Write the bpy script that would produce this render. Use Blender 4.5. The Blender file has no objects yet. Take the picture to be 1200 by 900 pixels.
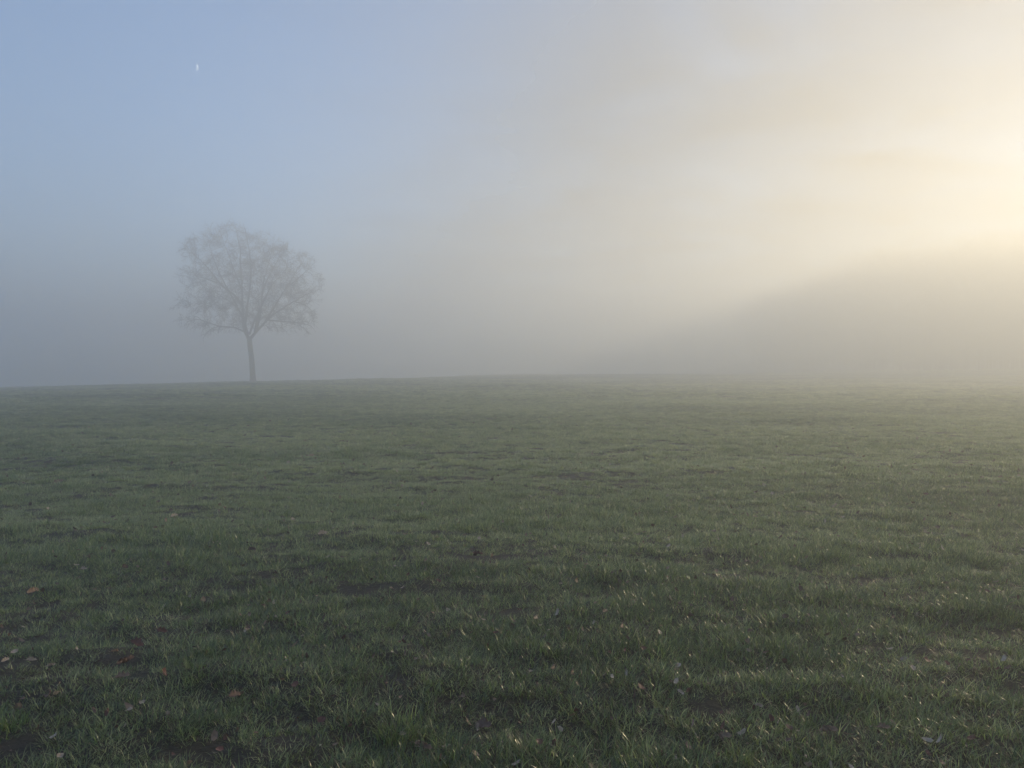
import bpy, math, random
import numpy as np
from mathutils import Vector, Matrix, Euler

random.seed(7)
RNG = np.random.default_rng(11)
R = math.radians
sc = bpy.context.scene
COL = sc.collection

# ------------------------------------------------------------------ camera
CAM_H = 1.6
FPX = 867.0                       # focal length in pixels of the 1200 px photograph
PITCH = math.atan(14 / FPX)       # the horizon lies a little above the centre
cam_d = bpy.data.cameras.new('camera')
cam_d.sensor_width = 36; cam_d.lens = 26
cam_d.clip_start = 0.05; cam_d.clip_end = 6000
cam = bpy.data.objects.new('camera', cam_d); COL.objects.link(cam)
cam.location = (0, 0, CAM_H)
cam.rotation_euler = (math.pi / 2 - PITCH, 0, 0)
sc.camera = cam

# ------------------------------------------------------------------ sky, sun, exposure
SUN_EL, SUN_AZ = R(14), R(47)     # azimuth to the right of the view direction (+Y)
w = bpy.data.worlds.new('World'); sc.world = w; w.use_nodes = True
nt = w.node_tree
for n in list(nt.nodes): nt.nodes.remove(n)
out = nt.nodes.new('ShaderNodeOutputWorld'); bg = nt.nodes.new('ShaderNodeBackground')
sky = nt.nodes.new('ShaderNodeTexSky'); sky.sky_type = 'NISHITA'; sky.sun_disc = False
sky.sun_elevation = SUN_EL; sky.sun_rotation = SUN_AZ
sky.altitude = 3000; sky.air_density = 1.3; sky.dust_density = 0.0; sky.ozone_density = 3.5
bg.inputs['Strength'].default_value = 0.125
nt.links.new(sky.outputs[0], bg.inputs['Color']); nt.links.new(bg.outputs[0], out.inputs['Surface'])

sun_d = bpy.data.lights.new('sun', 'SUN'); sun_d.energy = 4.6; sun_d.angle = R(0.6)
sun_d.color = (1.0, 0.80, 0.50)
sun = bpy.data.objects.new('sun', sun_d); COL.objects.link(sun)
sdir = Vector((math.sin(SUN_AZ) * math.cos(SUN_EL), math.cos(SUN_AZ) * math.cos(SUN_EL), math.sin(SUN_EL)))
sun.rotation_euler = sdir.to_track_quat('Z', 'Y').to_euler()
sun.location = (60, 70, 60)

vs = sc.view_settings
vs.view_transform = 'Standard'; vs.look = 'None'; vs.gamma = 1; vs.exposure = 1.0
vs.use_curve_mapping = False
cy = sc.cycles
cy.max_bounces = 12; cy.diffuse_bounces = 2; cy.glossy_bounces = 1; cy.transmission_bounces = 2
cy.volume_bounces = 12; cy.transparent_max_bounces = 8
cy.use_denoising = True
HAZE_DENSITY, HAZE_G, HAZE_TOP = 0.0158, 0.50, 25.6
VEIL = 0.92

# ------------------------------------------------------------------ helpers
def tag(o, label=None, cat=None, group=None, kind=None):
    if label: o['label'] = label
    if cat: o['category'] = cat
    if group: o['group'] = group
    if kind: o['kind'] = kind
    return o

def empty(name, loc, rz=0):
    o = bpy.data.objects.new(name, None); COL.objects.link(o)
    o.location = loc; o.rotation_euler = (0, 0, rz); o.empty_display_size = 0.3
    return o

def mesh_np(name, V, F):
    """V (n,3) float, F (m,k) int -> mesh"""
    me = bpy.data.meshes.new(name)
    F = np.asarray(F, dtype=np.int32); k = F.shape[1]
    me.vertices.add(len(V)); me.vertices.foreach_set('co', np.asarray(V, dtype=np.float32).ravel())
    me.loops.add(F.size); me.loops.foreach_set('vertex_index', F.ravel())
    me.polygons.add(len(F))
    me.polygons.foreach_set('loop_start', np.arange(0, F.size, k, dtype=np.int32))
    me.update(calc_edges=True)
    return me

def obj(name, me, mat, parent=None):
    o = bpy.data.objects.new(name, me); COL.objects.link(o)
    if mat is not None and not me.materials: me.materials.append(mat)
    if parent: o.parent = parent
    return o

def hash2(ix, iy, seed):
    h = (ix.astype(np.int64) * 374761393 + iy.astype(np.int64) * 668265263 + seed * 1442695041) & 0xffffffff
    h = ((h ^ (h >> 13)) * 1274126177) & 0xffffffff
    return ((h ^ (h >> 16)) & 0xffff) / 65535.0

def vnoise(x, y, seed=0):
    x = np.asarray(x, float); y = np.asarray(y, float)
    ix, iy = np.floor(x), np.floor(y); fx, fy = x - ix, y - iy
    fx = fx * fx * fx * (fx * (fx * 6 - 15) + 10); fy = fy * fy * fy * (fy * (fy * 6 - 15) + 10)
    a = hash2(ix, iy, seed); b = hash2(ix + 1, iy, seed); c = hash2(ix, iy + 1, seed); d = hash2(ix + 1, iy + 1, seed)
    return (a * (1 - fx) + b * fx) * (1 - fy) + (c * (1 - fx) + d * fx) * fy

def fbm(x, y, seed=0, oct=3):
    s = 0; a = 1; t = 0
    c, si = math.cos(0.6), math.sin(0.6)
    for k in range(oct):
        s = s + a * vnoise(x, y, seed + k * 17); t += a; a *= 0.5
        x, y = (x * c - y * si) * 2.03 + 5.1, (x * si + y * c) * 2.03 + 1.7
    return s / t

def smooth(a, b, x):
    t = np.clip((x - a) / (b - a), 0, 1); return t * t * (3 - 2 * t)

# ------------------------------------------------------------------ terrain height
def ground_z(x, y):
    x = np.asarray(x, float); y = np.asarray(y, float)
    crest = np.interp(x, [-150, -65, -33, 0, 50, 110], [-1.6, -0.55, 0.28, 0.95, 1.15, 2.0])
    z = crest * smooth(0, 1, (y - 8) / (80 + 60 * smooth(-26, 14, x)))
    z = z - 3.6 * smooth(95, 200, y) * smooth(-8, -42, x) - 4.0 * smooth(155, 270, y) * smooth(48, -4, x)         # falls away behind the crest
    z = z + 3.5 * smooth(110, 240, y) * smooth(45, 110, x)           # rises under the wood
    r = np.sqrt(x * x + y * y)
    z = z + (fbm(x / 9.0, y / 5.0, 3, 2) - 0.5) * (0.22 * smooth(4, 16, r) + 0.16 * smooth(50, 90, r))
    # worked rows crossing the view, uneven and broken
    z = z + (fbm(x / 2.6, y / 0.75, 21, 2) - 0.5) * 0.075
    z = z + (fbm(x / 0.34, y / 0.26, 31, 2) - 0.5) * 0.06 * smooth(60, 20, r)
    return z

def cover(x, y):
    """0 bare soil .. 1 full sward"""
    c = fbm(x / 0.55, y / 0.30, 51, 3) * 0.72 + fbm(x / 5.0, y / 2.2, 61, 2) * 0.28
    for bx, by, br in BARE:
        c = c - 0.24 * np.exp(-(((x - bx) / br) ** 2 + ((y - by) / (br * 0.7)) ** 2))
    return c

def hit(px, py):
    """ground point seen at pixel (px, py) of the photograph"""
    d = cam.rotation_euler.to_matrix() @ Vector((px - 600, 450 - py, -FPX)).normalized()
    t = 1.0
    for _ in range(20000):
        p = Vector((0, 0, CAM_H)) + d * t
        if p.z < float(ground_z(p.x, p.y)): break
        t += 0.01 if t < 20 else 0.05
    return p.x, p.y

BARE = [hit(px, py) + (r,) for px, py, r in [(600, 830, .14), (635, 848, .12), (565, 862, .10), (150, 775, .12), (125, 845, .10), (330, 872, .12),
        (950, 792, .12), (1010, 745, .12), (560, 655, .2), (835, 832, .14), (20, 872, .12), (1165, 770, .14)]]

# ------------------------------------------------------------------ materials
def new_mat(name):
    m = bpy.data.materials.new(name); m.use_nodes = True
    n = m.node_tree; b = n.nodes['Principled BSDF']; o = n.nodes['Material Output']
    return m, n, b, o

def ramp(n, fac, stops):
    r = n.nodes.new('ShaderNodeValToRGB')
    while len(r.color_ramp.elements) < len(stops): r.color_ramp.elements.new(0.5)
    for e, (p, c) in zip(r.color_ramp.elements, stops): e.position = p; e.color = (*c, 1)
    n.links.new(fac, r.inputs['Fac']); return r.outputs['Color']

def noise(n, scale, detail=4, vec=None, dist=0.0, rough=0.55):
    t = n.nodes.new('ShaderNodeTexNoise'); t.inputs['Scale'].default_value = scale
    t.inputs['Detail'].default_value = detail; t.inputs['Distortion'].default_value = dist
    t.inputs['Roughness'].default_value = rough
    if vec: n.links.new(vec, t.inputs['Vector'])
    return t.outputs['Fac']

def mat_soil():
    m, n, b, o = new_mat('soil')
    tc = n.nodes.new('ShaderNodeTexCoord').outputs['Object']
    c1 = ramp(n, noise(n, 7, 8, tc), [(0.3, (0.012, 0.006, 0.004)), (0.55, (0.034, 0.017, 0.010)), (0.75, (0.075, 0.040, 0.026))])
    c2 = ramp(n, noise(n, 2.4, 6, tc), [(0.35, (0.014, 0.018, 0.008)), (0.7, (0.030, 0.030, 0.014))])
    mx = n.nodes.new('ShaderNodeMixRGB'); n.links.new(noise(n, 0.9, 5, tc), mx.inputs[0])
    n.links.new(c1, mx.inputs[1]); n.links.new(c2, mx.inputs[2])
    n.links.new(mx.outputs[0], b.inputs['Base Color']); b.inputs['Roughness'].default_value = 0.95
    bp = n.nodes.new('ShaderNodeBump'); bp.inputs['Strength'].default_value = 0.7; bp.inputs['Distance'].default_value = 0.03
    n.links.new(noise(n, 28, 8, tc), bp.inputs['Height']); n.links.new(bp.outputs[0], b.inputs['Normal'])
    return m

def mat_grass(name='grass_blade', own=None):
    m, n, b, o = new_mat(name)
    at = n.nodes.new('ShaderNodeAttribute'); at.attribute_type = 'INSTANCER'; at.attribute_name = 'tint'
    vc = n.nodes.new('ShaderNodeAttribute'); vc.attribute_type = 'GEOMETRY'; vc.attribute_name = 'dry_sheen'
    g = ramp(n, at.outputs['Fac'], [(0.0, (0.042, 0.080, 0.025)), (0.5, (0.155, 0.200, 0.075)), (1.0, (0.34, 0.35, 0.21))])
    d = ramp(n, vc.outputs['Fac'], [(0.0, (0.40, 0.50, 0.40)), (0.6, (1.05, 1.1, 1.0)), (1.0, (2.0, 1.85, 1.7))])  # random brightness per blade; the bright end imitates dew sheen
    mu = n.nodes.new('ShaderNodeMixRGB'); mu.blend_type = 'MULTIPLY'; mu.inputs[0].default_value = 1
    n.links.new(g, mu.inputs[1]); n.links.new(d, mu.inputs[2])
    if own:
        n.links.remove(mu.inputs[1].links[0]); mu.inputs[1].default_value = (*own, 1)
    gt = n.nodes.new('ShaderNodeMath'); gt.operation = 'GREATER_THAN'; gt.inputs[1].default_value = 0.95
    n.links.new(vc.outputs['Fac'], gt.inputs[0])
    mx = n.nodes.new('ShaderNodeMixRGB'); mx.inputs[2].default_value = (0.20, 0.16, 0.10, 1)
    n.links.new(gt.outputs[0], mx.inputs[0]); n.links.new(mu.outputs[0], mx.inputs[1])
    n.links.new(mx.outputs[0], b.inputs['Base Color'])
    b.inputs['Roughness'].default_value = 0.38; b.inputs['Specular IOR Level'].default_value = 0.8
    b.inputs['Coat Weight'].default_value = 0.35; b.inputs['Coat Roughness'].default_value = 0.22       # wet with dew
    tr = n.nodes.new('ShaderNodeBsdfTranslucent')
    br = n.nodes.new('ShaderNodeMixRGB'); br.blend_type = 'MULTIPLY'; br.inputs[0].default_value = 1
    br.inputs[2].default_value = (1.4, 1.6, 1.0, 1); n.links.new(mx.outputs[0], br.inputs[1]); n.links.new(br.outputs[0], tr.inputs['Color'])
    ms = n.nodes.new('ShaderNodeMixShader'); ms.inputs[0].default_value = 0.42
    n.links.new(b.outputs[0], ms.inputs[1]); n.links.new(tr.outputs[0], ms.inputs[2]); n.links.new(ms.outputs[0], o.inputs['Surface'])
    return m

def mat_leaf(name, c1, c2):
    m, n, b, o = new_mat(name)
    tc = n.nodes.new('ShaderNodeTexCoord').outputs['Object']
    c = ramp(n, noise(n, 60, 5, tc), [(0.3, c1), (0.7, c2)])
    n.links.new(c, b.inputs['Base Color']); b.inputs['Roughness'].default_value = 0.6
    return m

def mat_bark(name, c1, c2):
    m, n, b, o = new_mat(name)
    tc = n.nodes.new('ShaderNodeTexCoord').outputs['Object']
    mp = n.nodes.new('ShaderNodeMapping'); mp.inputs['Scale'].default_value = (1, 1, 0.25); n.links.new(tc, mp.inputs[0])
    f = noise(n, 9, 7, mp.outputs[0])
    n.links.new(ramp(n, f, [(0.35, c1), (0.65, c2)]), b.inputs['Base Color']); b.inputs['Roughness'].default_value = 0.9
    bp = n.nodes.new('ShaderNodeBump'); bp.inputs['Strength'].default_value = 0.8; bp.inputs['Distance'].default_value = 0.05
    n.links.new(f, bp.inputs['Height']); n.links.new(bp.outputs[0], b.inputs['Normal'])
    return m

M_SOIL = mat_soil(); M_GRASS = mat_grass()
M_BARK = mat_bark('bark', (0.05, 0.042, 0.036), (0.12, 0.10, 0.085))
M_TWIG = mat_bark('twig_bark', (0.055, 0.038, 0.033), (0.10, 0.070, 0.060))
M_LEAF = {'pale': mat_leaf('leaf_pale', (0.30, 0.22, 0.15), (0.52, 0.42, 0.32)),
          'tan': mat_leaf('leaf_tan', (0.17, 0.105, 0.065), (0.30, 0.20, 0.13)),
          'brown': mat_leaf('leaf_brown', (0.075, 0.036, 0.024), (0.15, 0.08, 0.052)),
          'red': mat_leaf('leaf_red_brown', (0.085, 0.026, 0.016), (0.15, 0.055, 0.035))}

# ------------------------------------------------------------------ ground sheet (polar grid, fine near the camera)
def build_ground():
    NA = 900
    rad = [0.0]
    r = 0.25
    while r < 470:
        rad.append(r); r += max(0.045, r * 0.0105)
    rad = np.array(rad[1:])
    a = np.linspace(0, 2 * np.pi, NA, endpoint=False)
    X = (rad[:, None] * np.sin(a)[None]).ravel(); Y = (rad[:, None] * np.cos(a)[None]).ravel()
    V = np.stack([X, Y, ground_z(X, Y)], 1)
    nr = len(rad)
    i = np.arange(nr - 1)[:, None] * NA; j = np.arange(NA)[None]; j2 = (j + 1) % NA
    F = np.stack([(i + j).ravel(), (i + NA + j).ravel(), (i + NA + j2).ravel(), (i + j2).ravel()], 1)
    V = np.vstack([V, [[0, 0, float(ground_z(0, 0))]]])
    me = bpy.data.meshes.new('ground')
    faces = F.tolist()
    c = len(V) - 1
    tri = [(c, k, (k + 1) % NA) for k in range(NA)]
    me.from_pydata(V.tolist(), [], [f[::-1] for f in faces] + [t[::-1] for t in tri])
    me.update()
    for p in (me.polygons[0],):
        if p.normal.z < 0: me.flip_normals()
    me.shade_smooth()
    o = obj('ground', me, M_SOIL); tag(o, 'gently rising field of dark damp soil under the grass', 'ground', kind='structure')
build_ground()

# ------------------------------------------------------------------ grass
def tuft_mesh(name, n, rad, lmin, lmax, wid, rng, upright=0.5):
    """n arched tapering blades spread over a disc"""
    rr = rad * np.sqrt(rng.random(n)); aa = rng.random(n) * 2 * np.pi
    bx, by = rr * np.cos(aa), rr * np.sin(aa)
    L = lmin + (lmax - lmin) * rng.random(n) ** 1.3
    lean = (1 - upright) * (0.25 + 0.95 * rng.random(n)); dirn = aa + rng.normal(0, 0.9, n)
    droop = 0.5 + 1.9 * rng.random(n) ** 1.5
    W = wid * (0.7 + 0.6 * rng.random(n))
    dry_sheen = rng.random(n)
    S = 4
    V = []; 
    px, py, pz = bx.copy(), by.copy(), np.full(n, -0.012)
    ang = lean.copy()
    twist = rng.normal(0, 0.5, n)
    rows = []
    for s in range(S + 1):
        t = s / S
        wv = W * (1.0 - t ** 2.2) * (0.6 + 0.4 * min(1, t * 4))
        th = dirn + np.pi / 2 + twist * t
        if s < S:
            rows.append(np.stack([px - np.cos(th) * wv / 2, py - np.sin(th) * wv / 2, pz], 1))
            rows.append(np.stack([px + np.cos(th) * wv / 2, py + np.sin(th) * wv / 2, pz + 0.15 * wv], 1))
        else:
            rows.append(np.stack([px, py, pz], 1))
        seg = L / S
        px = px + np.sin(ang) * np.cos(dirn) * seg; py = py + np.sin(ang) * np.sin(dirn) * seg; pz = pz + np.cos(ang) * seg
        ang = ang + droop / S * (0.4 + 1.2 * t)
    V = np.stack(rows, 1).reshape(-1, 3)         # n * (2S+1)
    k = 2 * S + 1
    base = np.arange(n) * k
    F = []
    for s in range(S - 1):
        F.append(np.stack([base + 2 * s, base + 2 * s + 1, base + 2 * s + 3, base + 2 * s + 2], 1))
    Q = np.vstack(F)
    T = np.stack([base + 2 * S - 2, base + 2 * S - 1, base + 2 * S], 1)
    Tq = np.hstack([T, T[:, 2:3]])
    me = bpy.data.meshes.new(name)
    loops = np.concatenate([Q.ravel(), T.ravel()]).astype(np.int32)
    starts = np.concatenate([np.arange(len(Q)) * 4, len(Q) * 4 + np.arange(len(T)) * 3]).astype(np.int32)
    me.vertices.add(len(V)); me.vertices.foreach_set('co', V.astype(np.float32).ravel())
    me.loops.add(len(loops)); me.loops.foreach_set('vertex_index', loops)
    me.polygons.add(len(starts)); me.polygons.foreach_set('loop_start', starts)
    me.update(calc_edges=True); me.shade_smooth()
    at = me.attributes.new('dry_sheen', 'FLOAT', 'POINT'); at.data.foreach_set('value', np.repeat(dry_sheen, k).astype(np.float32))
    me.materials.append(M_GRASS)
    return me

def proto_collection(name, meshes):
    c = bpy.data.collections.new(name)
    for i, me in enumerate(meshes):
        o = bpy.data.objects.new('%s_%02d' % (name, i), me); c.objects.link(o)
    return c

def scatter(name, colls, P, rot, scl, idx, tint, which):
    """one object whose points carry copies of the prototypes; which = collection number per point"""
    me = bpy.data.meshes.new(name); me.vertices.add(len(P)); me.vertices.foreach_set('co', P.astype(np.float32).ravel())
    def add(nm, ty, arr, key='value'):
        a = me.attributes.new(nm, ty, 'POINT'); a.data.foreach_set(key, arr.ravel())
    add('rotv', 'FLOAT_VECTOR', rot.astype(np.float32), 'vector'); add('sclv', 'FLOAT_VECTOR', scl.astype(np.float32), 'vector')
    add('pidx', 'INT', idx.astype(np.int32)); add('tint', 'FLOAT', tint.astype(np.float32)); add('which', 'INT', which.astype(np.int32))
    o = obj(name, me, None)
    g = bpy.data.node_groups.new(name + '_nodes', 'GeometryNodeTree')
    g.interface.new_socket('Geometry', in_out='INPUT', socket_type='NodeSocketGeometry')
    g.interface.new_socket('Geometry', in_out='OUTPUT', socket_type='NodeSocketGeometry')
    N = g.nodes; L = g.links
    gi = N.new('NodeGroupInput'); go = N.new('NodeGroupOutput'); jn = N.new('GeometryNodeJoinGeometry')
    def attr(nm, ty):
        a = N.new('GeometryNodeInputNamedAttribute'); a.data_type = ty; a.inputs['Name'].default_value = nm
        return a.outputs['Attribute']
    for k, c in enumerate(colls):
        ci = N.new('GeometryNodeCollectionInfo'); ci.inputs['Collection'].default_value = c
        ci.inputs['Separate Children'].default_value = True; ci.inputs['Reset Children'].default_value = True
        ip = N.new('GeometryNodeInstanceOnPoints')
        cmp_ = N.new('FunctionNodeCompare'); cmp_.data_type = 'INT'; cmp_.operation = 'EQUAL'
        L.new(attr('which', 'INT'), cmp_.inputs[2]); cmp_.inputs[3].default_value = k
        L.new(cmp_.outputs[0], ip.inputs['Selection'])
        L.new(gi.outputs[0], ip.inputs['Points']); L.new(ci.outputs[0], ip.inputs['Instance'])
        ip.inputs['Pick Instance'].default_value = True
        L.new(attr('pidx', 'INT'), ip.inputs['Instance Index'])
        L.new(attr('rotv', 'FLOAT_VECTOR'), ip.inputs['Rotation']); L.new(attr('sclv', 'FLOAT_VECTOR'), ip.inputs['Scale'])
        L.new(ip.outputs[0], jn.inputs[0])
    L.new(jn.outputs[0], go.inputs[0])
    md = o.modifiers.new('scatter', 'NODES'); md.node_group = g
    return o

def build_grass():
    rg = np.random.default_rng(5)
    near = proto_collection('near_tuft', [tuft_mesh('near_tuft', 26, 0.06, 0.035, 0.11, 0.0037, rg, 0.25) for _ in range(10)])
    mid = proto_collection('mid_tuft', [tuft_mesh('mid_tuft', 120, 0.15, 0.04, 0.09, 0.0055, rg, 0.3) for _ in range(8)])
    far = proto_collection('far_tuft', [tuft_mesh('far_tuft', 300, 0.42, 0.05, 0.10, 0.014, rg, 0.4) for _ in range(8)])
    Ps = []
    #          r0   r1   per m2  half angle
    for wi, (r0, r1, dens, ha) in enumerate([(0.8, 12, 560, 52), (12, 42, 90, 47), (42, 175, 11.0, 47)]):
        n = int(dens * R(2 * ha) / 2 * (r1 * r1 - r0 * r0))
        r = np.sqrt(r0 * r0 + (r1 * r1 - r0 * r0) * rg.random(n)); a = R(ha) * (2 * rg.random(n) - 1)
        x, y = r * np.sin(a), r * np.cos(a)
        if wi == 2:
            k = ~(((y > 125) & (x < -10)) | (y > 170)); x, y = x[k], y[k]
        c = cover(x, y)
        clump = fbm(x / 0.16, y / 0.13, 95, 2) - 0.5 if wi == 0 else 0.0
        keep = c + 0.55 * clump + rg.normal(0, 0.04, len(c)) > (0.235, 0.22, 0.20)[wi]
        x, y, c = x[keep], y[keep], c[keep]
        n = len(x)
        z = ground_z(x, y) - 0.004
        lush = np.clip((c - 0.33) / 0.35, 0, 1)
        # worked rows: leaf height swells and sinks in bands crossing the view
        band = fbm(x / 3.2, y / 0.8, 81, 2)
        s = (0.62 + 0.55 * lush) * (0.82 + 0.36 * band) * (0.65 + 0.6 * rg.random(n) ** 1.5)
        big = fbm(x / 12.0, y / 6.0, 71, 3)
        tint = np.clip((0.52, 0.60, 0.62)[wi] + (big - 0.5) * 1.3 + (0.5 - lush) * 0.35 + rg.normal(0, (0.27, 0.32, 0.32)[wi], n), 0, 1)  # mid and far tufts tinted paler, standing in for lit blade tips
        scl = np.stack([s ** 0.6, s ** 0.6, s], 1)
        rot = np.stack([rg.normal(0, 0.12, n), rg.normal(0, 0.12, n), rg.random(n) * 6.283], 1)
        Ps.append((np.stack([x, y, z], 1), rot, scl, rg.integers(0, 8, n), tint, np.full(n, wi)))
    A = [np.concatenate([p[i] for p in Ps]) for i in range(6)]
    o = scatter('grass', [near, mid, far], *A)
    tag(o, 'short damp green grass covering the whole foggy field', 'grass', kind='stuff')
build_grass()

# ------------------------------------------------------------------ bare trees
def tube(path, rads, sides):
    """swept tube; returns V, F (quads)"""
    path = np.asarray(path, float); n = len(path)
    T = np.gradient(path, axis=0); T /= np.linalg.norm(T, axis=1)[:, None] + 1e-9
    ref = np.array([0.31, 0.95, 0.05])
    U = np.cross(T, ref); U /= np.linalg.norm(U, axis=1)[:, None] + 1e-9
    W = np.cross(T, U)
    a = np.linspace(0, 2 * np.pi, sides, endpoint=False)
    V = path[:, None] + rads[:, None, None] * (np.cos(a)[None, :, None] * U[:, None] + np.sin(a)[None, :, None] * W[:, None])
    i = np.arange(n - 1)[:, None] * sides; j = np.arange(sides)[None]; j2 = (j + 1) % sides
    F = np.stack([i + j, i + j2, i + sides + j2, i + sides + j], -1).reshape(-1, 4)
    return V.reshape(-1, 3), F

class Tubes:
    def __init__(s): s.V = []; s.F = []; s.n = 0
    def add(s, path, rads, sides):
        V, F = tube(path, np.asarray(rads, float), sides)
        s.V.append(V); s.F.append(F + s.n); s.n += len(V)
    def mesh(s, name):
        me = mesh_np(name, np.vstack(s.V), np.vstack(s.F)); me.shade_smooth(); return me

def spline(P, k=6):
    P = np.asarray(P, float); out = []
    Q = np.vstack([2 * P[0] - P[1], P, 2 * P[-1] - P[-2]])
    for i in range(1, len(Q) - 2):
        for t in np.linspace(0, 1, k, endpoint=False):
            a, b, c, d = Q[i - 1], Q[i], Q[i + 1], Q[i + 2]
            out.append(0.5 * ((2 * b) + (-a + c) * t + (2 * a - 5 * b + 4 * c - d) * t * t + (-a + 3 * b - 3 * c + d) * t ** 3))
    out.append(P[-1]); return np.array(out)

def grow(T, start, dirv, length, r0, level, rng, maxlev, droop, sides=(8, 6, 5, 4, 3, 3), inside=None, kids=(0, 7, 8, 7, 4), rmin=0.0085):
    n = max(4, int(6 - level) + 2)
    p = np.array(start, float); d = dirv / np.linalg.norm(dirv)
    path = [p.copy()]; step = length / n
    for i in range(n):
        d = d + rng.normal(0, 0.13, 3) + np.array([0, 0, (0.07 if level < 3 else -droop)])
        d /= np.linalg.norm(d)
        p = p + d * step; path.append(p.copy())
    path = np.array(path)
    rads = r0 * (1 - 0.8 * np.linspace(0, 1, n + 1)); rads = np.maximum(rads, rmin)
    T.add(path, rads, sides[min(level, 5)])
    if level < maxlev: branch_off(T, path, rads, length, level, rng, maxlev, droop, inside, kids[level])

def branch_off(T, path, rads, length, level, rng, maxlev, droop, inside, nk, t0=0.15):
    for k in range(nk):
        t = t0 + (1 - t0) * (k + rng.random()) / nk
        f = t * (len(path) - 1); i = min(int(f), len(path) - 2); u = f - i
        pos = path[i] * (1 - u) + path[i + 1] * u
        tan = path[i + 1] - path[i]; tan /= np.linalg.norm(tan)
        rv = rng.normal(0, 1, 3); rv -= tan * rv.dot(tan); rv /= np.linalg.norm(rv)
        ang = R(rng.uniform(28, 62)); d = tan * math.cos(ang) + rv * math.sin(ang)
        ln = length * rng.uniform(0.34, 0.60) * (1.15 - 0.55 * t)
        if inside is not None:
            end = pos + d * ln
            if not inside(end):
                ln *= 0.55
                if not inside(pos + d * ln): continue
        r = max(0.011, min(rads[i] * 0.62, ln * 0.016 + 0.002))
        grow(T, pos, d, ln, r, level + 1, rng, maxlev, droop, inside=inside)

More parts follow.
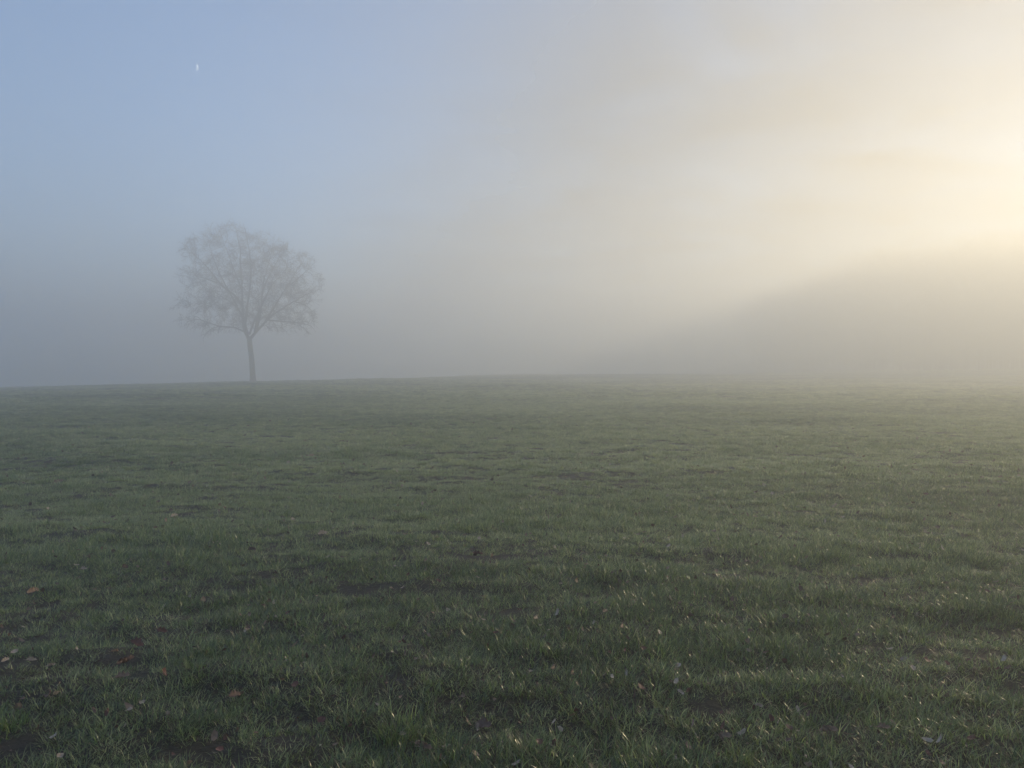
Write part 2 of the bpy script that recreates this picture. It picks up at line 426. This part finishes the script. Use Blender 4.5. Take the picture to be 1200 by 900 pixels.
def make_lone_tree(px, depth):
    S = depth / FPX / 3.75            # metres per pixel of the 3.75x enlargement used to trace the limbs
    bx = (px - 600) / FPX * depth
    bz = float(ground_z(bx, depth))
    root = empty('bare_tree', (bx, depth, bz))
    tag(root, 'lone leafless tree with wide rounded crown, faint in fog on the crest of the field', 'tree')
    rng = np.random.default_rng(23)
    def P(x, y, d=0.0): return ((x - 440) * S, d, (812 - y) * S)
    Tr = Tubes()
    tp = spline([P(440, 824), P(438, 780), P(434, 710), P(427, 650), P(424, 612)], 6)
    tr = np.interp(np.linspace(0, 1, len(tp)), [0, 0.08, 0.2, 0.6, 1], [0.70, 0.42, 0.35, 0.31, 0.315])
    Tr.add(tp, tr, 16)
    obj('trunk', Tr.mesh('trunk'), M_BARK, root)
    T = Tubes()
    # limbs traced from the photograph (x, y, depth offset in metres)
    limbs = [
        (0.20, [(424, 625, 0), (400, 575, .1), (395, 520, .2), (388, 440, .5), (382, 330, .6), (372, 210, .9), (352, 120, 1.1)]),
        (0.15, [(392, 480, .3), (365, 432, -.3), (318, 390, -1.1), (270, 318, -1.8), (215, 262, -2.3), (175, 215, -2.6)]),
        (0.11, [(404, 590, 0), (350, 570, .5), (275, 563, 1.2), (205, 540, 1.8), (150, 515, 2.2), (105, 520, 2.4)]),
        (0.13, [(405, 560, .1), (425, 470, -.6), (445, 380, -1.2), (452, 290, -1.6), (440, 180, -2.1), (432, 130, -2.4)]),
        (0.17, [(427, 622, 0), (450, 590, .1), (465, 520, .5), (468, 430, 1.1), (474, 345, 1.6), (492, 250, 2.3), (500, 190, 2.6)]),
        (0.18, [(430, 618, 0), (478, 570, -.4), (530, 525, -.9), (585, 492, -1.3), (640, 462, -1.8), (690, 440, -2.3), (725, 425, -2.5)]),
        (0.12, [(500, 550, -.6), (540, 470, .1), (580, 395, .7), (622, 320, 1.1), (655, 262, 1.3)]),
        (0.09, [(515, 540, -.8), (580, 545, .4), (635, 548, 1.2), (675, 560, 1.8), (700, 590, 2.0)]),
        (0.06, [(275, 563, 1.2), (235, 575, 1.5), (205, 600, 1.7), (195, 640, 1.8)]),
        (0.06, [(205, 540, 1.8), (160, 530, 2.3), (118, 540, 2.5), (95, 560, 2.6)]),
        (0.08, [(640, 462, -1.8), (690, 480, -1.6), (722, 510, -1.5)]),
        (0.08, [(600, 380, .8), (650, 330, 1.2), (680, 300, 1.4)]),
        (0.12, [(398, 530, .2), (350, 480, 1.6), (290, 440, 3.0), (220, 400, 4.0), (170, 365, 4.5)]),
        (0.12, [(425, 600, 0), (430, 520, 2.0), (455, 430, 3.6), (480, 330, 4.6), (500, 270, 5.0)]),
        (0.12, [(420, 600, 0), (405, 500, -2.0), (370, 400, -3.6), (340, 310, -4.6), (325, 240, -5.1)]),
        (0.11, [(450, 590, -.2), (500, 500, -2.5), (560, 420, -4.0), (600, 380, -4.8), (640, 370, -5.2)]),
        (0.10, [(300, 380, -1.3), (245, 360, -.6), (190, 345, 0), (150, 330, .4)]),
        (0.09, [(384, 400, .5), (340, 310, 1.4), (300, 220, 2.0), (275, 165, 2.3)]),
        (0.09, [(470, 400, 1.2), (520, 320, .4), (560, 260, 0), (575, 215, -.2)]),
    ]
    # crown outline (same pixels), used as a solid of rounded depth
    cx, cz = (425 - 440) * S, (812 - 370) * S
    out_a = [(-180, 285), (-169, 262), (-158, 365), (-134, 330), (-110, 235), (-90, 205), (-60, 255), (-39, 345), (-11, 330), (10, 315), (33, 275), (50, 245), (68, 225), (90, 248), (108, 275), (127, 292), (148, 322), (172, 292), (180, 300)]
    def inside(p):
        x, z = p[0] - cx, p[2] - cz
        a = math.degrees(math.atan2(z, x)); rr = np.interp(a, [q[0] for q in out_a], [q[1] for q in out_a]) * S
        return (x * x + z * z) / rr ** 2 + (p[1] / 8.0) ** 2 < 1.0
    nodes = []; nrad = []
    for r0, pts in limbs:
        path = spline([P(*q) for q in pts], 6)
        path = path + rng.normal(0, 0.045, path.shape) * np.linspace(0, 1, len(path))[:, None]
        rads = r0 * 1.15 * (1 - 0.88 * np.linspace(0, 1, len(path)) ** 0.8)
        T.add(path, rads, 8)
        nodes.append(path[4:]); nrad.append(rads[4:])
    nodes = np.vstack(nodes); nrad = np.concatenate(nrad)
    # targets spread evenly through the crown; each is reached by a bough from the nearest wood
    tg = []
    while len(tg) < 1000:
        q = np.array([cx + rng.uniform(-1, 1) * 370 * S, rng.uniform(-8, 8), cz + rng.uniform(-1, 1) * 345 * S])
        if inside(q) and q[2] > (812 - 640) * S: tg.append(q)
    tg = np.array(tg)
    fork = np.array([0.0, 0.0, (812 - 600) * S])
    order = np.argsort(np.linalg.norm(tg - fork, axis=1))
    for k in order:
        q = tg[k]; v = q - nodes; d = np.linalg.norm(v, axis=1)
        out = np.linalg.norm(nodes - fork, axis=1)
        cost = d + 0.55 * np.maximum(0, out - np.linalg.norm(q - fork) + 0.3)      # boughs run outwards
        m = int(np.argmin(cost)); p0 = nodes[m]; L_ = d[m]
        if L_ < 0.2: continue
        mid = (p0 + q) / 2 + rng.normal(0, 0.10, 3) * L_ + np.array([0, 0, 0.07 * L_])
        path = spline([p0, mid, q], 4)
        r_ = max(0.012, min(nrad[m] * 0.62, 0.014 + 0.011 * L_))
        rads = np.linspace(r_, 0.018, len(path))
        T.add(path, rads, 5)
        nodes = np.vstack([nodes, path[3:]]); nrad = np.concatenate([nrad, rads[3:]])
        branch_off(T, path, rads, 1.9 + 0.35 * L_, 3, rng, 5, 0.05, None, 6, 0.2)
    obj('crown', T.mesh('crown'), M_TWIG, root)
    return root
make_lone_tree(296.5, 93.0)

# ------------------------------------------------------------------ far wood on the right
def wood_tree(seed, H):
    rng = np.random.default_rng(seed); T = Tubes()
    tp = np.array([(0, 0, -0.5), (0.1, 0, H * .15), (0, .1, H * .35), (.15, 0, H * .6), (0, 0, H * .98)])
    tp = spline(tp, 4); tr = 0.30 * (1 - 0.93 * np.linspace(0, 1, len(tp)))
    T.add(tp, tr, 7)
    for k in range(34):
        t = 0.04 + 0.94 * (k + rng.random()) / 34
        pos = np.array([0, 0, H * t]); a = rng.random() * 6.283; el = R(rng.uniform(25, 60))
        d = np.array([math.cos(a) * math.cos(el), math.sin(a) * math.cos(el), math.sin(el)])
        ln = H * 0.36 * max(0.45, math.sin(math.pi * min(1, (1.12 - t) * 1.05))) * rng.uniform(.8, 1.15) + 0.5
        grow(T, pos, d, ln, max(.02, ln * .016), 2, rng, 4, 0.03, kids=(0, 7, 8, 7, 0))
    me = T.mesh('wood_tree'); me.materials.append(M_TWIG); return me

def build_wood():
    rg = np.random.default_rng(91)
    c = proto_collection('wood_tree', [wood_tree(300 + i, 18) for i in range(4)])
    pts = []
    # edge of the wood as seen from the field: X, Y of the front edge and tree height there
    edge = [(78, 235), (76, 205), (75, 178), (76, 152), (84, 138), (102, 131), (128, 127)]
    for k in range(len(edge) - 1):
        (x0, y0), (x1, y1) = edge[k], edge[k + 1]
        L = math.hypot(x1 - x0, y1 - y0); nx, ny = (y0 - y1) / L, (x1 - x0) / L
        for row in range(4):
            m = int(L / 4.2) + 1
            for i in range(m):
                t = (i + rg.random()) / m
                dd = row * 5.5 + rg.uniform(-2.2, 2.2)
                pts.append((x0 + (x1 - x0) * t + nx * dd, y0 + (y1 - y0) * t + ny * dd, row))
        for i in range(int(L * 3.0)):                       # underwood along the edge
            t = rg.random(); dd = rg.uniform(-3, 19)
            pts.append((x0 + (x1 - x0) * t + nx * dd, y0 + (y1 - y0) * t + ny * dd, -1))
    A = np.array(pts); x, y = A[:, 0], A[:, 1]
    n = len(A); z = ground_z(x, y)
    s = rg.uniform(0.80, 1.0, n)
    s = np.where(A[:, 2] < 0, rg.uniform(0.25, 0.55, n), s)
    s = s * np.clip((25.0 - z) / 18.0, 0.5, 1.7)
    o = scatter('far_wood', [c], np.stack([x, y, z], 1), np.stack([np.zeros(n), np.zeros(n), rg.random(n) * 6.28], 1),
                np.stack([s * 1.05, s * 1.05, s], 1), rg.integers(0, 4, n), np.zeros(n), np.zeros(n))
    tag(o, 'dim leafless wood looming through sunlit fog at the right edge of the field', 'wood', kind='stuff')
build_wood()

# ------------------------------------------------------------------ haze
def build_haze():
    x0, x1, y0, y1, z0, z1 = -480, 480, -480, 480, -9.0, HAZE_TOP
    V = [(x, y, z) for z in (z0, z1) for x, y in ((x0, y0), (x1, y0), (x1, y1), (x0, y1))]
    F = [(3, 2, 1, 0), (4, 5, 6, 7), (0, 1, 5, 4), (1, 2, 6, 5), (2, 3, 7, 6), (3, 0, 4, 7)]
    me = bpy.data.meshes.new('haze'); me.from_pydata(V, [], F); me.update()
    m = bpy.data.materials.new('haze'); m.use_nodes = True; n = m.node_tree
    for q in list(n.nodes): n.nodes.remove(q)
    o = n.nodes.new('ShaderNodeOutputMaterial'); v = n.nodes.new('ShaderNodeVolumePrincipled')
    v.inputs['Color'].default_value = (0.968,0.990,0.996,1); v.inputs['Density'].default_value = HAZE_DENSITY
    v.inputs['Anisotropy'].default_value = HAZE_G
    n.links.new(v.outputs[0], o.inputs['Volume'])
    ob = obj('haze', me, m); tag(ob, 'pale low morning fog lying over the field', 'haze', kind='stuff')
build_haze()

# ------------------------------------------------------------------ veil sheet added high above the haze to grey and warm the sunny sky
def build_veil():
    Z = 220.0
    nx, ny = 60, 60
    X, Y = np.meshgrid(np.linspace(-1500, 3500, nx), np.linspace(-1500, 3500, ny), indexing='ij')
    V = np.stack([X.ravel(), Y.ravel(), (Z + 14 * (fbm(X / 260, Y / 260, 5, 3) - 0.5)).ravel()], 1)
    i, j = np.meshgrid(np.arange(nx - 1), np.arange(ny - 1), indexing='ij'); b = (i * ny + j).ravel()
    me = mesh_np('added_cloud', V, np.stack([b, b + ny, b + ny + 1, b + 1], 1)); me.shade_smooth()
    m = bpy.data.materials.new('added_veil'); m.use_nodes = True; n = m.node_tree
    for q in list(n.nodes): n.nodes.remove(q)
    o = n.nodes.new('ShaderNodeOutputMaterial')
    tc = n.nodes.new('ShaderNodeTexCoord').outputs['Object']
    sx = n.nodes.new('ShaderNodeSeparateXYZ'); n.links.new(tc, sx.inputs[0])
    # the bank lies to the right of a slanting line
    a = n.nodes.new('ShaderNodeMath'); a.operation = 'MULTIPLY_ADD'; a.inputs[1].default_value = 0.25; n.links.new(sx.outputs['Y'], a.inputs[0]); n.links.new(sx.outputs['X'], a.inputs[2])
    mr = n.nodes.new('ShaderNodeMapRange'); mr.interpolation_type = 'SMOOTHSTEP'
    mr.inputs['From Min'].default_value = -130; mr.inputs['From Max'].default_value = 330
    mr.inputs['To Min'].default_value = 0.0; mr.inputs['To Max'].default_value = VEIL
    n.links.new(a.outputs[0], mr.inputs['Value'])
    dv = n.nodes.new('ShaderNodeVectorMath'); dv.operation = 'DISTANCE'; dv.inputs[1].default_value = (650, 600, Z)
    n.links.new(tc, dv.inputs[0])
    fe = n.nodes.new('ShaderNodeMapRange'); fe.interpolation_type = 'SMOOTHSTEP'      # thinned along the sun's path so more sunlight reaches the scene
    fe.inputs['From Min'].default_value = 40; fe.inputs['From Max'].default_value = 330
    fe.inputs['To Min'].default_value = 0.5; fe.inputs['To Max'].default_value = 1.0
    n.links.new(dv.outputs['Value'], fe.inputs['Value'])
    m2 = n.nodes.new('ShaderNodeMath'); m2.operation = 'MULTIPLY'; n.links.new(mr.outputs[0], m2.inputs[0]); n.links.new(fe.outputs[0], m2.inputs[1])
    nz = n.nodes.new('ShaderNodeTexNoise'); nz.inputs['Scale'].default_value = 0.006; nz.inputs['Detail'].default_value = 5
    nz.inputs['Distortion'].default_value = 0.6
    n.links.new(tc, nz.inputs['Vector'])
    nr = n.nodes.new('ShaderNodeMapRange'); nr.inputs['From Min'].default_value = 0.25; nr.inputs['From Max'].default_value = 0.75
    nr.inputs['To Min'].default_value = 0.7; nr.inputs['To Max'].default_value = 1.15; n.links.new(nz.outputs['Fac'], nr.inputs['Value'])
    mu = n.nodes.new('ShaderNodeMath'); mu.operation = 'MULTIPLY'; mu.use_clamp = True
    n.links.new(m2.outputs[0], mu.inputs[0]); n.links.new(nr.outputs[0], mu.inputs[1])
    t = n.nodes.new('ShaderNodeBsdfTransparent'); tl = n.nodes.new('ShaderNodeBsdfTranslucent'); tl.inputs['Color'].default_value = (0.18, 0.18, 0.18, 1)
    ms = n.nodes.new('ShaderNodeMixShader'); n.links.new(mu.outputs[0], ms.inputs[0]); n.links.new(t.outputs[0], ms.inputs[1]); n.links.new(tl.outputs[0], ms.inputs[2])
    n.links.new(ms.outputs[0], o.inputs['Surface'])
    ob = obj('added_cloud', me, m); tag(ob, 'added thin veil greying and warming the sunny side of the sky', 'added_cloud', kind='stuff')
build_veil()

# ------------------------------------------------------------------ the day moon
def build_moon():
    D = 2600.0; rad = 4.3 / FPX * D
    d = (cam.rotation_euler.to_matrix() @ Vector((227 - 600, 450 - 78, -FPX))).normalized()
    c = Vector((0, 0, CAM_H)) + d * D
    rt = d.cross(Vector((0, 0, 1))).normalized(); up = rt.cross(d)
    tilt = R(-14); N = 25; M = 5; V = []; F = []
    for i in range(N):
        t = -math.pi / 2 + math.pi * i / (N - 1)
        for j in range(M):
            k = 0.62 + 0.38 * j / (M - 1)                 # from the terminator to the sunlit limb
            u, v = k * math.cos(t), math.sin(t)
            wv = math.sqrt(max(0, 1 - u * u - v * v))
            u2, v2 = u * math.cos(tilt) - v * math.sin(tilt), u * math.sin(tilt) + v * math.cos(tilt)
            V.append((rt * u2 + up * v2 - d * wv) * rad)
    for i in range(N - 1):
        for j in range(M - 1): F.append((i * M + j, i * M + j + 1, (i + 1) * M + j + 1, (i + 1) * M + j))
    me = bpy.data.meshes.new('moon'); me.from_pydata(V, [], F); me.update()
    m = bpy.data.materials.new('moon'); m.use_nodes = True; n = m.node_tree
    for q in list(n.nodes): n.nodes.remove(q)
    o = n.nodes.new('ShaderNodeOutputMaterial'); t = n.nodes.new('ShaderNodeBsdfTransparent')
    df = n.nodes.new('ShaderNodeBsdfDiffuse'); df.inputs['Color'].default_value = (0.19, 0.19, 0.185, 1)
    ad = n.nodes.new('ShaderNodeAddShader'); n.links.new(t.outputs[0], ad.inputs[0]); n.links.new(df.outputs[0], ad.inputs[1])
    n.links.new(ad.outputs[0], o.inputs['Surface'])
    ob = obj('moon', me, m); ob.location = c
    sd = ob.modifiers.new('thickness', 'SOLIDIFY'); sd.thickness = 0.3
    tag(ob, 'tiny pale crescent moon in the blue sky above the lone tree', 'moon')
build_moon()

# ------------------------------------------------------------------ grass tufts standing out of the sward
def build_tufts():
    rg = np.random.default_rng(77)
    for px, py, n, rad, L, colr, label in [
            (468, 868, 170, .085, .125, (0.17, 0.20, 0.065), 'pale yellow green grass tuft, largest one, near the bottom edge left of centre'),
            (14, 852, 110, .06, .10, (0.10, 0.16, 0.035), 'bright green grass tuft at the left edge near the bottom corner'),
            (868, 893, 120, .07, .11, (0.13, 0.16, 0.055), 'olive green grass tuft at the bottom edge right of centre'),
            (575, 760, 90, .06, .09, (0.12, 0.16, 0.05), 'small light green grass tuft near the middle of the foreground')]:
        x, y = hit(px, py)
        global M_GRASS
        keep = M_GRASS; M_GRASS = mat_grass('tuft_blade', colr)
        me = tuft_mesh('grass_tuft', n, rad, L * .55, L, .0036, rg, 0.6); M_GRASS = keep
        o = obj('grass_tuft', me, None); o.location = (x, y, float(ground_z(x, y)) - .002)
        tag(o, label, 'grass tuft')
build_tufts()

# ------------------------------------------------------------------ fallen leaves
def leaf_mesh(rng, size, curl):
    """a lobed leaf, curled about its midrib, with a stalk"""
    N = 30; half = []
    lobes = 3.5
    for i in range(N + 1):
        t = i / N
        wd = 0.30 * math.sin(math.pi * min(1, t ** 0.8)) * (1 + 0.30 * math.cos(2 * math.pi * lobes * t + 0.6)) + 0.012
        half.append((t - 0.5, wd))
    V = []; F = []
    ph = rng.uniform(0, 6)
    for t, wd in half:
        for k in (-1, -.5, 0, .5, 1):
            x, y = t, wd * k * (1 + 0.12 * math.sin(9 * t + ph + k))
            a = curl * (abs(k) * wd / 0.3) * 1.5
            z = wd * abs(k) * math.sin(a) + 0.35 * curl * (t * t) + 0.02 * math.sin(14 * t + 5 * k + ph)
            V.append((x * size, y * math.cos(a) * size, z * size))
    for i in range(N):
        for j in range(4): F.append((i * 5 + j, i * 5 + j + 1, i * 5 + j + 6, i * 5 + j + 5))
    b = len(V); w_ = 0.012 * size
    for i in range(4):
        t = -0.5 - 0.09 * i
        V += [(t * size, -w_, 0.012 * size * i), (t * size, w_, 0.012 * size * i)]
    for i in range(3): F.append((b + 2 * i, b + 2 * i + 1, b + 2 * i + 3, b + 2 * i + 2))
    me = bpy.data.meshes.new('dead_leaf'); me.from_pydata(V, [], F); me.update(); me.shade_smooth(); return me

LEAVES = [  # pixel, tone, length, label
    (627, 731, 'pale', .085, 'pale cream leaf standing upright in the grass right of centre, brightest one there'),
    (675, 687, 'tan', .09, 'curled tan leaf lying beyond the upright pale leaf'),
    (728, 741, 'tan', .08, 'flat tan leaf lying right of the upright pale leaf'),
    (709, 725, 'tan', .07, 'thin curled beige leaf just above the flat tan leaf'),
    (560, 655, 'red', .11, 'dark red brown leaf alone in the mid field near the centre'),
    (275, 825, 'brown', .085, 'round brown leaf with curled rim in the lower left foreground'),
    (146, 784, 'brown', .12, 'largest brown leaf of the clump at lower left'),
    (161, 763, 'red', .09, 'red brown leaf at the top of the clump at lower left'),
    (144, 803, 'tan', .08, 'dull tan leaf at the bottom of the clump at lower left'),
    (134, 772, 'tan', .06, 'small tan leaf on the left side of the clump at lower left'),
    (190, 747, 'red', .07, 'small dark red leaf right of and beyond the lower left clump'),
    (57, 826, 'brown', .08, 'crumpled brown leaf near the bright tuft at the left edge'),
    (112, 845, 'tan', .06, 'small pinkish tan leaf below the lower left clump'),
    (126, 848, 'red', .07, 'dark red leaf touching the small pinkish tan one below the clump'),
    (38, 700, 'tan', .11, 'wide tan leaf near the left edge, farther off than its neighbours'),
    (33, 722, 'tan', .06, 'little tan leaf just below the wide tan leaf at left'),
    (6, 783, 'pale', .05, 'small pale leaf touching the left edge of the view'),
    (37, 783, 'pale', .055, 'small pale leaf, left one of a pair near the left edge'),
    (60, 789, 'pale', .05, 'small pale leaf, right one of a pair near the left edge'),
    (288, 748, 'pale', .055, 'small bright cream leaf alone at left, beyond the round brown leaf'),
    (647, 791, 'tan', .07, 'bent tan leaf, left one of two below the upright pale leaf'),
    (670, 797, 'tan', .06, 'short tan leaf, right one of two below the upright pale leaf'),
    (543, 827, 'tan', .065, 'small tan leaf beside the bare dark soil at bottom centre'),
    (497, 886, 'tan', .10, 'large folded tan leaf at the bottom edge beside the pale tuft'),
    (472, 873, 'pale', .045, 'tiny pale leaf caught low in the pale yellow green tuft'),
    (568, 860, 'brown', .10, 'dark brown leaf on bare soil at the bottom right of the pale tuft'),
    (503, 753, 'tan', .045, 'tiny tan leaf left of the small light green tuft'),
    (798, 822, 'pale', .05, 'small pale leaf at lower right of centre, nearest the olive tuft'),
    (890, 838, 'pale', .055, 'narrow pale leaf in the right foreground above the olive tuft'),
    (850, 874, 'tan', .07, 'tan leaf just left of and beyond the olive tuft'),
    (972, 868, 'tan', .085, 'broad tan leaf near the bottom edge right of the olive tuft'),
    (1036, 864, 'tan', .06, 'small tan leaf, farthest right of those along the bottom edge'),
    (1075, 730, 'pale', .075, 'bright cream leaf in the right foreground'),
    (1046, 732, 'tan', .07, 'thin brownish leaf just left of the bright cream leaf at right'),
    (810, 729, 'brown', .06, 'small brown leaf between the centre and the bright cream leaf at right'),
    (1086, 630, 'pale', .11, 'white looking leaf far out in the field at right'),
    (978, 597, 'pale', .11, 'small far leaf out in the hazy field right of centre'),
    (204, 609, 'pale', .12, 'pale leaf far out in the field below the lone tree'),
    (378, 630, 'pale', .12, 'pale leaf far out in the field between the tree and the red leaf'),
    (68, 568, 'tan', .16, 'tan leaf very far out near the left edge of the field'),
    (365, 537, 'pale', .16, 'pale speck of a leaf, most distant one, right of the tree'),
    (98, 673, 'pale', .08, 'cream leaf at left, beyond the wide tan leaf'),
    (164, 677, 'tan', .08, 'yellowish tan leaf at left, right of the distant cream leaf'),
    (296, 650, 'brown', .10, 'brown leaf in the mid field between the tree and the bottom left clump'),
]
def build_leaves():
    rng = random.Random(3)
    for px, py, tone, size, label in LEAVES:
        x, y = hit(px, py)
        o = obj('dead_leaf', leaf_mesh(rng, size * rng.uniform(.75, .95), rng.uniform(.35, .95)), M_LEAF[tone])
        o.location = (x, y, float(ground_z(x, y)) + 0.042)
        up = 1.1 if 'upright' in label else rng.uniform(.15, .6)
        o.rotation_euler = (up + 0.25, rng.uniform(-.35, .35), rng.uniform(-1.3, 1.3) if 'upright' not in label else 1.2)
        sd = o.modifiers.new('thickness', 'SOLIDIFY'); sd.thickness = 0.0008
        tag(o, label, 'leaf', 'dead leaves lying in the grass')
build_leaves()

def build_litter():
    """crumbled bits of leaf and straw too small and many to count"""
    rng = random.Random(8); rg = np.random.default_rng(8)
    V = []; F = []; mi = []
    for k in range(3600):
        r = 2.6 + 22 * rg.random() ** 1.6; a = R(rg.uniform(-48, 48)); x, y = r * math.sin(a), r * math.cos(a)
        z = float(ground_z(x, y)) + rg.uniform(.012, .05); L = rg.uniform(.008, .022) * (1 + r / 16); w_ = L * rg.uniform(.25, .8)
        M = Matrix.Translation((x, y, z)) @ Euler((rg.normal(0, .6), rg.normal(0, .6), rg.uniform(0, 6.28))).to_matrix().to_4x4()
        b = len(V); n = 6
        for i in range(n):
            t = 6.283 * i / n; q = rg.uniform(.6, 1.1)
            V.append(M @ Vector((L * math.cos(t) * q, w_ * math.sin(t) * q, .3 * L * math.cos(t) ** 2)))
        V.append(M @ Vector((0, 0, 0)))
        for i in range(n): F.append((b + i, b + (i + 1) % n, b + n)); mi.append(k % 4)
    me = bpy.data.meshes.new('leaf_litter'); me.from_pydata(V, [], F); me.update()
    for t in ('tan', 'brown', 'red', 'pale'): me.materials.append(M_LEAF[t])
    me.polygons.foreach_set('material_index', mi)
    o = obj('leaf_litter', me, None); tag(o, 'small brown and tan crumbs of dead leaf strewn through the grass', 'litter', kind='stuff')
build_litter()
